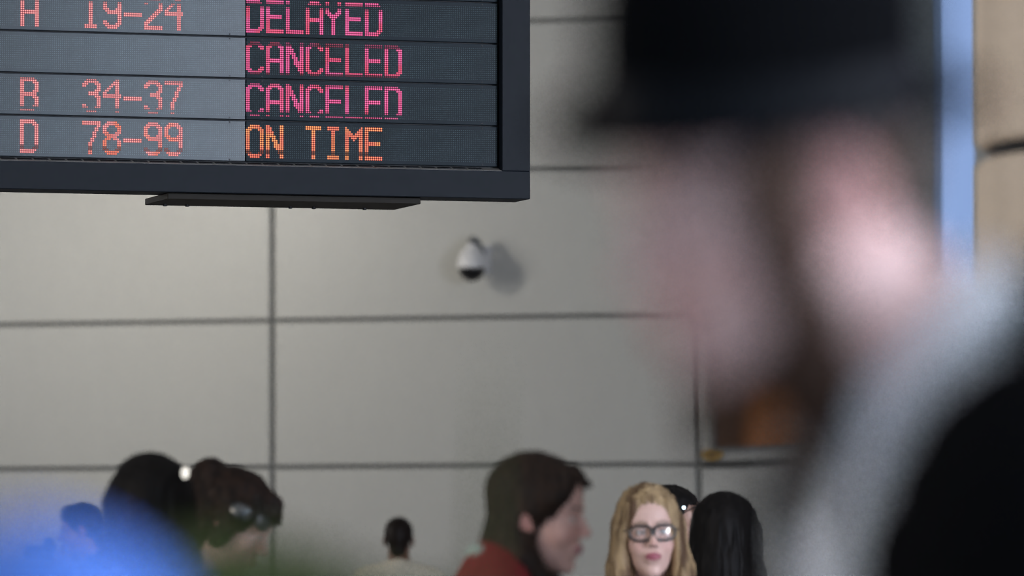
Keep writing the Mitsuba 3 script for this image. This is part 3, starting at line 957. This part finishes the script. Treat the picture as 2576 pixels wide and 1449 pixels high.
def glasses(p, dark=False, up=False, turn=0, w=.027, hgt=.019, label=None, name='eyeglasses'):
    """Spectacles on the eyes, or pushed up onto the hair."""
    R, off = (np.eye(3), np.array([0, .108, .006]))
    if up: R, off = rot(rx=30), np.array([0, .112, .088])
    if turn: R, off = rot(rz=turn) @ rot(rx=8), rot(rz=turn) @ np.array([0, .118, .052])
    fr_, ls = [], []
    for s in (-1, 1):
        ang = np.linspace(0, 2 * np.pi, 33)
        rx = w * np.sign(np.cos(ang)) * np.abs(np.cos(ang)) ** .8
        rz = hgt * np.sign(np.sin(ang)) * np.abs(np.sin(ang)) ** .8
        cx = s * .034
        bow = lambda x: -((np.abs(x)) ** 2) * (7.5 if dark else 2.6)
        loop = np.stack([cx + rx, bow(cx + rx), rz], 1)
        v, n_ = [], 33
        for k in range(n_ - 1):
            pass
        fr_.append(tube(loop, .0040 if not dark else .0024, 6))
        g = [np.array([cx, bow(cx) + (.0035), 0])]
        for q in (.35, .7, .98):
            g += [np.array([cx + rx[i] * q, bow(cx + rx[i] * q) + .0035 * (1 - q * q), rz[i] * q]) for i in range(32)]
        f = [(0, 1 + i, 1 + (i + 1) % 32) for i in range(32)]
        for r_ in range(2):
            a, b = 1 + 32 * r_, 1 + 32 * (r_ + 1)
            for i in range(32):
                j = (i + 1) % 32
                f += [(a + i, b + i, b + j), (a + i, b + j, a + j)]
        lm = trimesh.Trimesh(np.array(g), f, process=False)
        if lm.face_normals[0][1] < 0: lm.invert()
        if dark:
            bk = lm.copy(); bk.vertices = bk.vertices - np.array([0, .002, 0]); bk.invert(); lm = join([lm, bk])
        ls.append(lm)
        fr_.append(tube([(s * (.034 + w), bow(.034 + w), .008), (s * .071, -.012, .009), (s * .079, -.035, .008), (s * .083, -.10, .004), (s * .081, -.118, -.012)], .0022, 6))
    fr_.append(tube([(-.009, 0, .004), (0, .002, .007), (.009, 0, .004)], .0024, 6))
    put = lambda m: p.place(Frame(R, off).mesh(m), True)
    k = obj(name, put(join(fr_)), 'm_dark_plastic', p.t, smooth=40, label=label)
    for lm in ls:
        obj('lens', put(lm), 'm_lens_dark' if dark else 'm_glass', k, smooth=True)
    return k


def long_hair(side_f=.03, length=.30, wide=.1, front=True, vol=.0):
    """Hair falling from a parting over the ears to the shoulders, in head coordinates."""
    pr = [(ell((0, -.022, .052), (.092 + vol, .112 + vol, .098 + vol)), .01), (ell((0, -.075, -.06), (.092 + vol, .056 + vol, .14)), .04),
          (cap((0, -.085, -.08), (0, -.085, -length), .07, .06), .05)]
    for s in (-1, 1):
        pr += [(cap((s * .078, -.01, .03), (s * .088, .0, -.1), .028 + vol, .034), .03), (cap((s * .088, .0, -.1), (s * wide, .012, -length), .034, .036), .03),
               (cap((s * .05, -.06, -.1), (s * .07, -.06, -length), .05, .05), .03)]
        if front:
            pr += [(cap((s * .05, .052, .085), (s * .078, .035, .01), .018, .02), .02), (cap((s * .078, .035, .01), (s * .092, .045, -.12), .02, .026), .02),
                   (cap((s * .092, .045, -.12), (s * (wide + .01), .06, -length), .026, .032), .02)]
    return pr


def shiny(parent, name, pos, towards, w, h, label=None):
    """A small flat polished plate whose face lies so that it mirrors the light at 'towards' to the viewer's side of the hall."""
    a = EYE - pos; a /= np.linalg.norm(a)
    b = np.asarray(towards, float) - pos; b /= np.linalg.norm(b)
    n_ = a + b; n_ /= np.linalg.norm(n_)
    x = np.cross([0, 0, 1.0], n_); x /= np.linalg.norm(x)
    z = np.cross(n_, x)
    m = trimesh.creation.cylinder(radius=1, height=.002, sections=20)
    m.vertices = pos + np.outer(m.vertices[:, 0] * w, x) + np.outer(m.vertices[:, 1] * h, z) + np.outer(m.vertices[:, 2], n_)
    m.fix_normals()
    return obj(name, m, 'm_polished', parent, label=label)


scene['m_polished'] = P((0.9, 0.88, 0.84), 0.12, 0.5, 1.0)
FACE_CUT = [(ell((0, .10, -.02), (.062, .075, .098)), .006), (ell((0, .105, .04), (.05, .06, .05)), .01)]
NECK_CUT = [(cap((0, -.01, -.06), (0, .02, -.45), .05, .055), .01)]

# --- the young woman with spectacles
p = Person('young woman with long blonde hair and black-rimmed eyeglasses', at(1632, 1345, 15.6), yaw=176, head_yaw=9, head_pitch=-1, head_roll=2, skin=(.62, .41, .35), head_scale=.95, res=.0034,
           face=dict(lips=(.36, .10, .13), brow=(.16, .10, .06), iris=(.03, .03, .03), blush=.18, gaze=(-.25, 1, 0)))
p.hair(long_hair(length=.36, wide=.112), FACE_CUT + NECK_CUT, 'm_hair_blonde', h=.005, lo=(-.2, -.2, -.42), amp=.010, seed=3, label='long blonde hair with darker roots')
p.top('m_cloth_grey'); p.trousers('m_cloth_denim')
glasses(p, w=.0315, hgt=.0215, label='black-rimmed eyeglasses')

# --- the woman in red in profile
p = Person('dark-haired woman in red seen in profile facing right', at(1362, 1302, 12.7), yaw=-92, head_yaw=-15, head_pitch=-8, lean=22, neck_forward=-.015, head_down=.02, head_roll=3, skin=(.45, .27, .235), head_scale=.955, res=.0038,
           face=dict(lips=(.25, .07, .10), brow=(.02, .012, .01), blush=.25))
hp = [(ell((0, -.025, .052), (.094, .116, .101)), .01), (ell((0, -.065, -.06), (.082, .055, .14)), .04), (cap((0, -.065, -.08), (0, -.075, -.22), .068, .062), .05)]
for s in (-1, 1):
    hp += [(cap((s * .06, -.035, -.02), (s * .07, -.035, -.24), .04, .045), .03), (cap((s * .07, .02, .05), (s * .079, .012, .018), .03, .016), .02), (cap((s * .03, .06, .105), (s * .062, .055, .06), .024, .02), .02)]
hp += [(cap((-.03, .075, .10), (-.02, .125, .062), .014, .007), .012), (cap((.085, .0, -.1), (.07, .08, -.2), .035, .035), .03), (cap((-.07, .0, -.12), (-.05, .06, -.24), .03, .035), .03), (cap((.07, .08, -.2), (-.05, .07, -.24), .035, .035), .03)]
p.hair(hp, [(ell((0, .105, -.02), (.064, .08, .098)), .008), (ell((0, .11, .05), (.05, .055, .04)), .01), (ell((.09, -.008, -.012), (.017, .017, .026)), .006), (ell((-.09, -.008, -.012), (.017, .017, .026)), .006)], 'm_hair_dark_brown', amp=.008, seed=5)
p.top('m_cloth_red', grow=.016, neck_cut=.07); p.trousers('m_cloth_black')
f = Field.even((-.24, -.2, 1.2), (.24, .24, 1.6), .009)
for a in range(14):
    a0, a1 = a / 14 * 2 * math.pi, (a + 1) / 14 * 2 * math.pi
    q = lambda a: p.U((.088 * math.cos(a), .0 + .085 * math.sin(a), 1.452 - .02 * math.sin(a)))
    f.add(cap(q(a0), q(a1), .020), .02)
obj('scarf', p.place(strands(f.mesh(), .012, 60, 60, 4)), 'm_cloth_mint', p.t, smooth=True, label='pale green scarf')

# --- person with sunglasses on the head behind the blonde woman
p = Person('person with black hair and sunglasses pushed up, mostly hidden behind the blonde woman', at(1697, 1335, 17.1), yaw=-110, head_yaw=0, head_pitch=-5, skin=(.40, .24, .19), head_scale=.93, sex='m', res=.005)
p.hair([(ell((0, -.022, .052), (.086, .108, .096)), .01), (cap((0, -.07, .0), (0, -.075, -.09), .065, .055), .03)], [(ell((0, .105, -.02), (.07, .075, .085)), .008)], 'm_hair_black', amp=.006, seed=11, lo=(-.15, -.2, -.2))
gk = glasses(p, dark=True, up=True, name='sunglasses', label='dark sunglasses pushed up onto the hair')
shiny(gk, 'hinge', at(1720, 1277, 16.9), (HX1, -11.0, 4.0), .005, .005, 'small polished hinge')
p.top('m_cloth_navy'); p.trousers('m_cloth_black')

# --- woman with long black hair to the right of them
p = Person('woman with long black hair seen from behind, right of the blonde woman', at(1828, 1365, 16.2), yaw=-30, head_yaw=5, head_pitch=-3, skin=(.42, .26, .2), head_scale=.92, res=.005)
p.hair(long_hair(length=.30, wide=.10, front=False, vol=.008), FACE_CUT, 'm_hair_black', amp=.006, seed=17)
p.top('m_cloth_plum'); p.trousers('m_cloth_black')

# --- man far away in a cream shirt
p = Person('man with short dark hair in a cream shirt seen from behind far away', at(1003, 1362, 31.0), yaw=2, head_yaw=-4, skin=(.16, .075, .05), head_scale=.94, sex='m', res=.006)
p.hair([(ell((0, -.018, .05), (.084, .103, .093)), .01), (cap((0, -.06, .0), (0, -.066, -.055), .058, .045), .03)], [(ell((0, .105, -.02), (.075, .075, .085)), .008), (ell((.09, -.005, -.005), (.022, .022, .04)), .006), (ell((-.09, -.005, -.005), (.022, .022, .04)), .006)],
       'm_hair_short', amp=.003, seed=21, lo=(-.15, -.2, -.15), h=.006)
p.top('m_cloth_cream', grow=.016); p.trousers('m_cloth_denim')

# --- woman with big black hair from behind, on the left
p = Person('woman with full black hair seen from behind at the left', at(377, 1300, 13.4), yaw=8, head_yaw=-4, head_pitch=-2, skin=(.42, .26, .2), head_scale=.95, res=.005)
p.hair(long_hair(length=.32, wide=.095, front=False, vol=.010), FACE_CUT, 'm_hair_black', amp=.006, seed=27)
p.top('m_cloth_black'); p.trousers('m_cloth_denim')
shiny(p.t, 'hair_clip', at(466, 1190, 13.28), (-4, 2, HZ), .009, .014, 'polished hair clip')
glasses(p, dark=True, up=True, name='sunglasses', label='sunglasses pushed up onto the hair')

# --- person with auburn hair and sunglasses
p = Person('person with auburn hair in a high bun, facing right, sunglasses on the head', at(588, 1318, 14.1), yaw=-86, head_yaw=-12, head_pitch=-30, skin=(.60, .40, .35), head_scale=.90, res=.0042,
           face=dict(lips=(.36, .12, .12), brow=(.05, .02, .01)))
hp = [(ell((0, -.022, .052), (.091, .114, .099)), .01), (cap((0, -.06, .0), (0, -.07, -.07), .068, .06), .03), (ell((0, -.125, .075), (.058, .05, .058)), .02), (cap((0, .07, .1), (0, .112, .045), .03, .014), .02), (cap((.072, .01, .05), (.08, -.01, -.045), .032, .026), .02), (cap((-.072, .01, .05), (-.08, -.01, -.045), .032, .026), .02)]
p.hair(hp, [(ell((0, .105, -.025), (.064, .075, .085)), .008)], 'm_hair_auburn', amp=.008, seed=31, lo=(-.16, -.22, -.2), hi=(.16, .17, .23), along=60, label='auburn hair gathered in a high bun')
p.top('m_cloth_navy'); p.trousers('m_cloth_black')
glasses(p, dark=True, up=True, turn=-62, name='sunglasses', label='dark sunglasses pushed up onto the hair')

# --- photographer far left
cam_at = at(133, 1376, 26.75)
hd = at(203, 1342, 27.0)
p = Person('dark-haired man facing left with a camera raised before him', hd, yaw=86, head_yaw=4, head_pitch=-8, skin=(.45, .27, .22), head_scale=.95, sex='m', res=.006,
           arms={'left': ((-.19, .06, 1.17), (-.115, .10, 1.40)), 'right': ((.19, .06, 1.17), (.115, .10, 1.40))})
p.hair([(ell((0, -.018, .055), (.086, .108, .096)), .01), (cap((0, -.06, .0), (0, -.066, -.055), .058, .045), .03), (cap((-.05, .05, .11), (.05, .05, .11), .03, .03), .03)], [(ell((0, .105, -.03), (.075, .075, .085)), .008), (ell((.09, -.005, -.005), (.022, .022, .04)), .006), (ell((-.09, -.005, -.005), (.022, .022, .04)), .006)],
       'm_hair_black', amp=.005, seed=41, lo=(-.15, -.2, -.15), hi=(.15, .17, .19), h=.006)
p.top('m_cloth_navy', grow=.016); p.trousers('m_cloth_black')
ct = thing('camera_held', 'black camera held up by the dark-haired man at the far left', 'camera')
hands = p.body.out(np.mean([c for c, r in p.handbox], axis=0))
cf = Frame(rot(rz=86), hands + np.array([-.075, 0, .05]))
obj('camera_body', cf.mesh(join([box((.118, .05, .085), (0, 0, 0), .008), box((.05, .045, .03), (0, 0, .052), .01)])), 'm_camera', ct)
cl = trimesh.creation.cylinder(radius=.034, height=.09, sections=24); cl.vertices = cl.vertices[:, [0, 2, 1]]; cl.apply_translation((0, .065, -.005)); cl.fix_normals()
obj('camera_lens', cf.mesh(cl), 'm_camera', ct, smooth=40)

# --- the man in the black hat, close to the camera
YM = 3.42
p = Person('bearded man in a black hat, white shirt and black coat, bowed in the foreground', at(1940, 508, YM), yaw=101, head_yaw=17, head_pitch=-18, head_roll=0, skin=(.57, .375, .345), head_scale=.9, lean=30, bend_z=1.18,
           sex='m', res=.0045, head_down=.008, neck_forward=-.028, face=dict(lips=(.36, .12, .12), brow=(.05, .03, .02), blush=.25))
hp = [(ell((0, -.014, .048), (.080, .096, .089)), .01), (cap((0, -.058, .0), (0, -.062, -.035), .056, .042), .03)]
for s in (-1, 1):
    hp += [(cap((s * .072, .028, .05), (s * .0745, .032, -.03), .015, .014), .012), (cap((s * .0735, .034, -.03), (s * .062, .038, -.075), .015, .014), .012), (cap((s * .068, .05, .02), (s * .062, .052, -.04), .014, .014), .015)]
p.hair(hp, [(ell((0, .115, -.02), (.08, .078, .085)), .008), (ell((.092, -.008, -.005), (.024, .026, .042)), .006), (ell((-.092, -.008, -.005), (.024, .026, .042)), .006), (cap((0, -.16, -.05), (0, -.02, -.12), .05), .02)], 'm_beard', amp=.004, seed=51, lo=(-.15, -.2, -.15), label='short dark hair with a side lock before the ear')
f = Field.even((-.1, -.04, -.25), (.1, .15, .02), .005)
f.add(ell((0, .072, -.112), (.036, .026, .020)), .01).add(cap((0, .085, -.118), (0, .099, -.143), .019, .009), .012)
for s in (-1, 1):
    f.add(cap((s * .061, .028, -.068), (s * .034, .066, -.108), .012, .013), .014)
    f.add(cap((s * .058, .024, -.075), (s * .050, .030, -.110), .020, .016), .018)
f.add(cap((-.055, .026, -.11), (-.050, .030, -.135), .024, .027), .02).add(cap((-.050, .030, -.135), (-.034, .034, -.205), .028, .026), .02)      # swept to his left
f.cut(ell((0, .105, -.062), (.024, .03, .014)), .008)
obj('beard', p.place(strands(f.mesh(), .008, 160, 30, 6), True), 'm_beard', p.t, smooth=True, label='dark brown beard')
# hat: frame tilted back relative to the bowed head
HATF = Frame(rot(ry=-13) @ rot(rx=8), (0, -.018, .055)).then(p.head)
cr = []
ang = np.linspace(0, 2 * np.pi, 73)[:-1]
def ring(rx, ry, z, pinch=0.0):
    y = ry * np.sin(ang)
    x = rx * np.cos(ang) * (1 - pinch * np.clip(y / ry, 0, 1))
    return np.stack([x, y, np.full_like(x, z)], 1)
def loft(rings, closed=True):
    v = np.vstack(rings); n_ = len(ang)
    fs = []
    for r in range(len(rings) - 1):
        for i in range(n_):
            j = (i + 1) % n_
            fs += [(r * n_ + i, r * n_ + j, (r + 1) * n_ + j), (r * n_ + i, (r + 1) * n_ + j, (r + 1) * n_ + i)]
    if closed:
        v = np.vstack([v, rings[0].mean(0), rings[-1].mean(0)])
        a, b = len(v) - 2, len(v) - 1
        o = (len(rings) - 1) * n_
        for i in range(n_):
            j = (i + 1) % n_
            fs += [(a, j, i), (b, o + i, o + j)]
    m = trimesh.Trimesh(v, fs, process=False); m.fix_normals(); return m
CF = .007                                          # the crown stands a little forward on the brim
def crown_ring(*a):
    r = ring(*a); r[:, 1] += CF; return r
crown = loft([crown_ring(*a) for a in ((.097, .122, 0), (.097, .122, .03), (.0967, .1218, .06, .02), (.0955, .120, .09, .06), (.091, .115, .122, .12), (.079, .103, .134, .2), (.05, .08, .122, .3), (.02, .045, .11, .3))])
hk = obj('hat', HATF.mesh(crown), 'm_felt', p.t, smooth=50, label='black felt hat')
def brim_ring(w, dz):
    r = ring(.098 + w, .121 + w, 0)
    curl = (w / .038) ** 2
    r[:, 2] = dz + curl * (.016 * np.abs(np.cos(ang)) ** 2 - .004 * np.sin(ang))
    return r
brim = loft([brim_ring(-.004, .004), brim_ring(.02, .004), brim_ring(.030, .003), brim_ring(.036, .0035), brim_ring(.038, .001), brim_ring(.036, -.0015), brim_ring(.030, -.002), brim_ring(.02, -.001), brim_ring(-.004, -.001), brim_ring(-.004, .004)], closed=False)
obj('brim', HATF.mesh(brim), 'm_brim', hk, smooth=50)
obj('band', HATF.mesh(loft([crown_ring(.0975, .1225, .006), crown_ring(.0995, .1245, .006), crown_ring(.0992, .1242, .036), crown_ring(.0975, .1225, .036)], closed=False)), 'm_hat_band', hk, smooth=40, label='dark ribbon band')
# white shirt with collar
S = p.S
p.top('m_cloth_white', grow=.010, neck_cut=.056, name='shirt', label='white shirt')
f = Field.even(np.array((-.2, -.3, 1.2)) * S, np.array((.2, .5, 1.75)) * S, .006)
nrm = p.Rl @ np.array([0, .30, 1.0]); nrm /= np.linalg.norm(nrm)
ctr = p.U((0, -.014, 1.484))
def collar_sdf(q):
    d = q - ctr
    hgt = d @ nrm
    rad = np.linalg.norm(d - hgt[..., None] * nrm, axis=-1)
    wall = np.abs(rad - (.079 - .20 * hgt) * S) - .006
    return np.maximum(wall, np.abs(hgt) - .028 * S)
f.add(func(collar_sdf, ctr - .18, ctr + .18), .004)
obj('collar', p.place(f.mesh()), 'm_cloth_white', p.t, smooth=40, label='white shirt collar')
# black coat, open in front
fd = p.cloth_field(p.torso + p.traps + p.arms, .030, .010, lo=(-.5, -.36, .4), hi=(.5, .75, 1.6))
for s in (-1, 1): fd.add(cap(np.array((s * .07, 0, .95)) * S, np.array((s * .09, .0, .55)) * S, .15 * S, .16 * S), .05)
for c, r in p.handbox: fd.cut(cap(c, c, r * .93), .004)
Rl = p.Rl; piv = np.array([0, 0, 1.18]) * S
def opening(q):
    l = (q - piv) @ Rl / S + np.array([0, 0, 1.18])         # straightened body coordinates
    wdt = np.clip((l[..., 2] - 1.12) / .33, 0, 1.3) * .104
    return np.maximum(np.maximum(np.where(l[..., 0] > -.03, (l[..., 0] + .03) / .12, -l[..., 0]) - wdt, -(l[..., 1] + .0)), 1.12 - l[..., 2]) * S
fd.cut(func(opening, np.array((-.3, -.2, 1.0)) * S, np.array((.3, .7, 1.7)) * S), .006)
fd.cut(cap(p.U((0, -.018, 1.44)), p.headb.out((0, -.018, -.02)), .080 * S), .006)
nrm_coat = p.Rl @ np.array([0, .62, 1.0]); nrm_coat /= np.linalg.norm(nrm_coat)
def neckline(q):
    d = q - ctr
    hgt = d @ nrm_coat
    return np.maximum(np.linalg.norm(d - hgt[..., None] * nrm_coat, axis=-1) - .15 * S, -(hgt + .012 * S))
fd.cut(func(neckline, ctr - .25, ctr + .25), .006)
def coat_collar(q):
    d = q - ctr
    hgt = d @ nrm_coat
    rad = np.linalg.norm(d - hgt[..., None] * nrm_coat, axis=-1)
    return np.maximum(np.abs(rad - (.104 - .10 * hgt) * S) - .010 * S, np.abs(hgt + .066 * S) - .030 * S)
fd.add(func(coat_collar, ctr - .2, ctr + .2), .008)
fd.cut(func(opening, np.array((-.3, -.2, 1.0)) * S, np.array((.3, .7, 1.7)) * S), .006)
fd.keep(lambda q: .42 * S - q[..., 2])
obj('coat', p.place(fd.mesh()), 'm_cloth_black', p.t, smooth=True, label='black coat')
p.trousers('m_cloth_black')

# ------------------------------------------------------------------ out-of-focus things in the foreground
t = thing('balloon', 'bright blue balloon, very blurred, in the lower left corner', 'balloon')
bc = at(70, 1725, 2.95)
prof = [(0, -.115), (.012, -.112)] + [(.094 * math.sin(a) * (1 - .12 * max(0, math.cos(a)) ** 2), -.088 * math.cos(a) * (1.12 if math.cos(a) > 0 else 1)) for a in np.linspace(.2, math.pi - .05, 22)] + [(0, .088)]
m = lathe(prof, 40); m.apply_translation(bc); m.fix_normals()
obj('skin', m, 'm_blue_balloon', t, smooth=60)
obj('knot', trimesh.Trimesh(*(lambda c: (c.vertices + bc + [0, 0, -.118], c.faces))(trimesh.creation.cone(radius=.012, height=.016, sections=12)), process=False), 'm_blue_balloon', t)
obj('string', tube([bc + [0, 0, -.112], bc + [.01, .01, -.6], bc + [0, 0, -bc[2] + .03]], .0012, 5), 'm_white_plastic', t)
w = lathe([(0, 0), (.05, 0), (.05, .03), (.03, .045), (0, .045)], 24); w.apply_translation((bc[0], bc[1], 0)); w.fix_normals()
obj('weight', w, 'm_blue_balloon', t, smooth=30)

t = thing('potted_plant', 'very blurred green leafy plant along the bottom, a single blade rising', 'plant')
pc = at(830, 1449, 3.72)
pc = np.array([pc[0], pc[1], 0.0])
scene['m_leaf'] = {'type': 'twosided', 'bsdf': P(mikit.proc(lambda q, n_, uv: mi.Color3f(0.075, 0.10, 0.028) * (0.8 + 0.5 * mikit.fbm(q.x * 40, q.y * 40, q.z * 40, 2))), 0.5, 0.3)}
pot = lathe([(0, 0), (.15, 0), (.19, .42), (.20, .42), (.20, .46), (.17, .46), (.165, .40), (0, .40)], 36); pot.apply_translation(pc); pot.fix_normals()
obj('pot', pot, P((.12, .07, .05), .6), t, smooth=30)
soil = lathe([(0, .40), (.165, .40), (.165, .41), (0, .42)], 24); soil.apply_translation(pc); soil.fix_normals()
obj('soil', soil, P((.02, .014, .01), .9), t)
def leaf(base, tip, width, droop, n_=10):
    base, tip = np.asarray(base), np.asarray(tip)
    s = np.linspace(0, 1, n_)
    mid = base + (tip - base) * s[:, None] + np.array([0, 0, 1.0]) * (droop * np.sin(s * math.pi))[:, None]
    d = np.gradient(mid, axis=0); d /= np.linalg.norm(d, axis=1, keepdims=True)
    side = np.cross(d, [0.15, 1.0, 0.1]); side /= np.linalg.norm(side, axis=1, keepdims=True)
    up = np.cross(side, d)
    wd = width * np.sin(np.clip(s * .93 + .07, 0, 1) * math.pi) ** .7
    L, Rr = mid + side * wd[:, None], mid - side * wd[:, None]
    C = mid - up * (wd * .25)[:, None]
    v = np.vstack([L, C, Rr]); f_ = []
    for i in range(n_ - 1):
        for a, b in ((0, n_), (n_, 2 * n_)):
            f_ += [(a + i, b + i, b + i + 1), (a + i, b + i + 1, a + i + 1)]
    return trimesh.Trimesh(v, f_, process=False)
r2 = np.random.default_rng(5)
for i in range(130):
    px = 410 + 800 * (i + .5) / 130 + r2.uniform(-15, 15)
    dpt = 3.72 + r2.uniform(-.2, .2)
    edge = np.interp(px, [410, 650, 800, 1000, 1210], [1338, 1330, 1356, 1462, 1466])
    tip = at(px, edge + r2.uniform(-14, 30), dpt)
    base = pc + np.array([r2.uniform(-.1, .1), r2.uniform(-.1, .1), .41])
    obj('leaf', leaf(base, tip, .042, .05), 'm_leaf', t, smooth=True)
blade_base = pc + np.array([.06, .03, .41])
obj('leaf', leaf(blade_base, at(1238, 880, 3.8), .0085, .02, 14), 'm_leaf', t, smooth=True, label='single narrow upright blade')
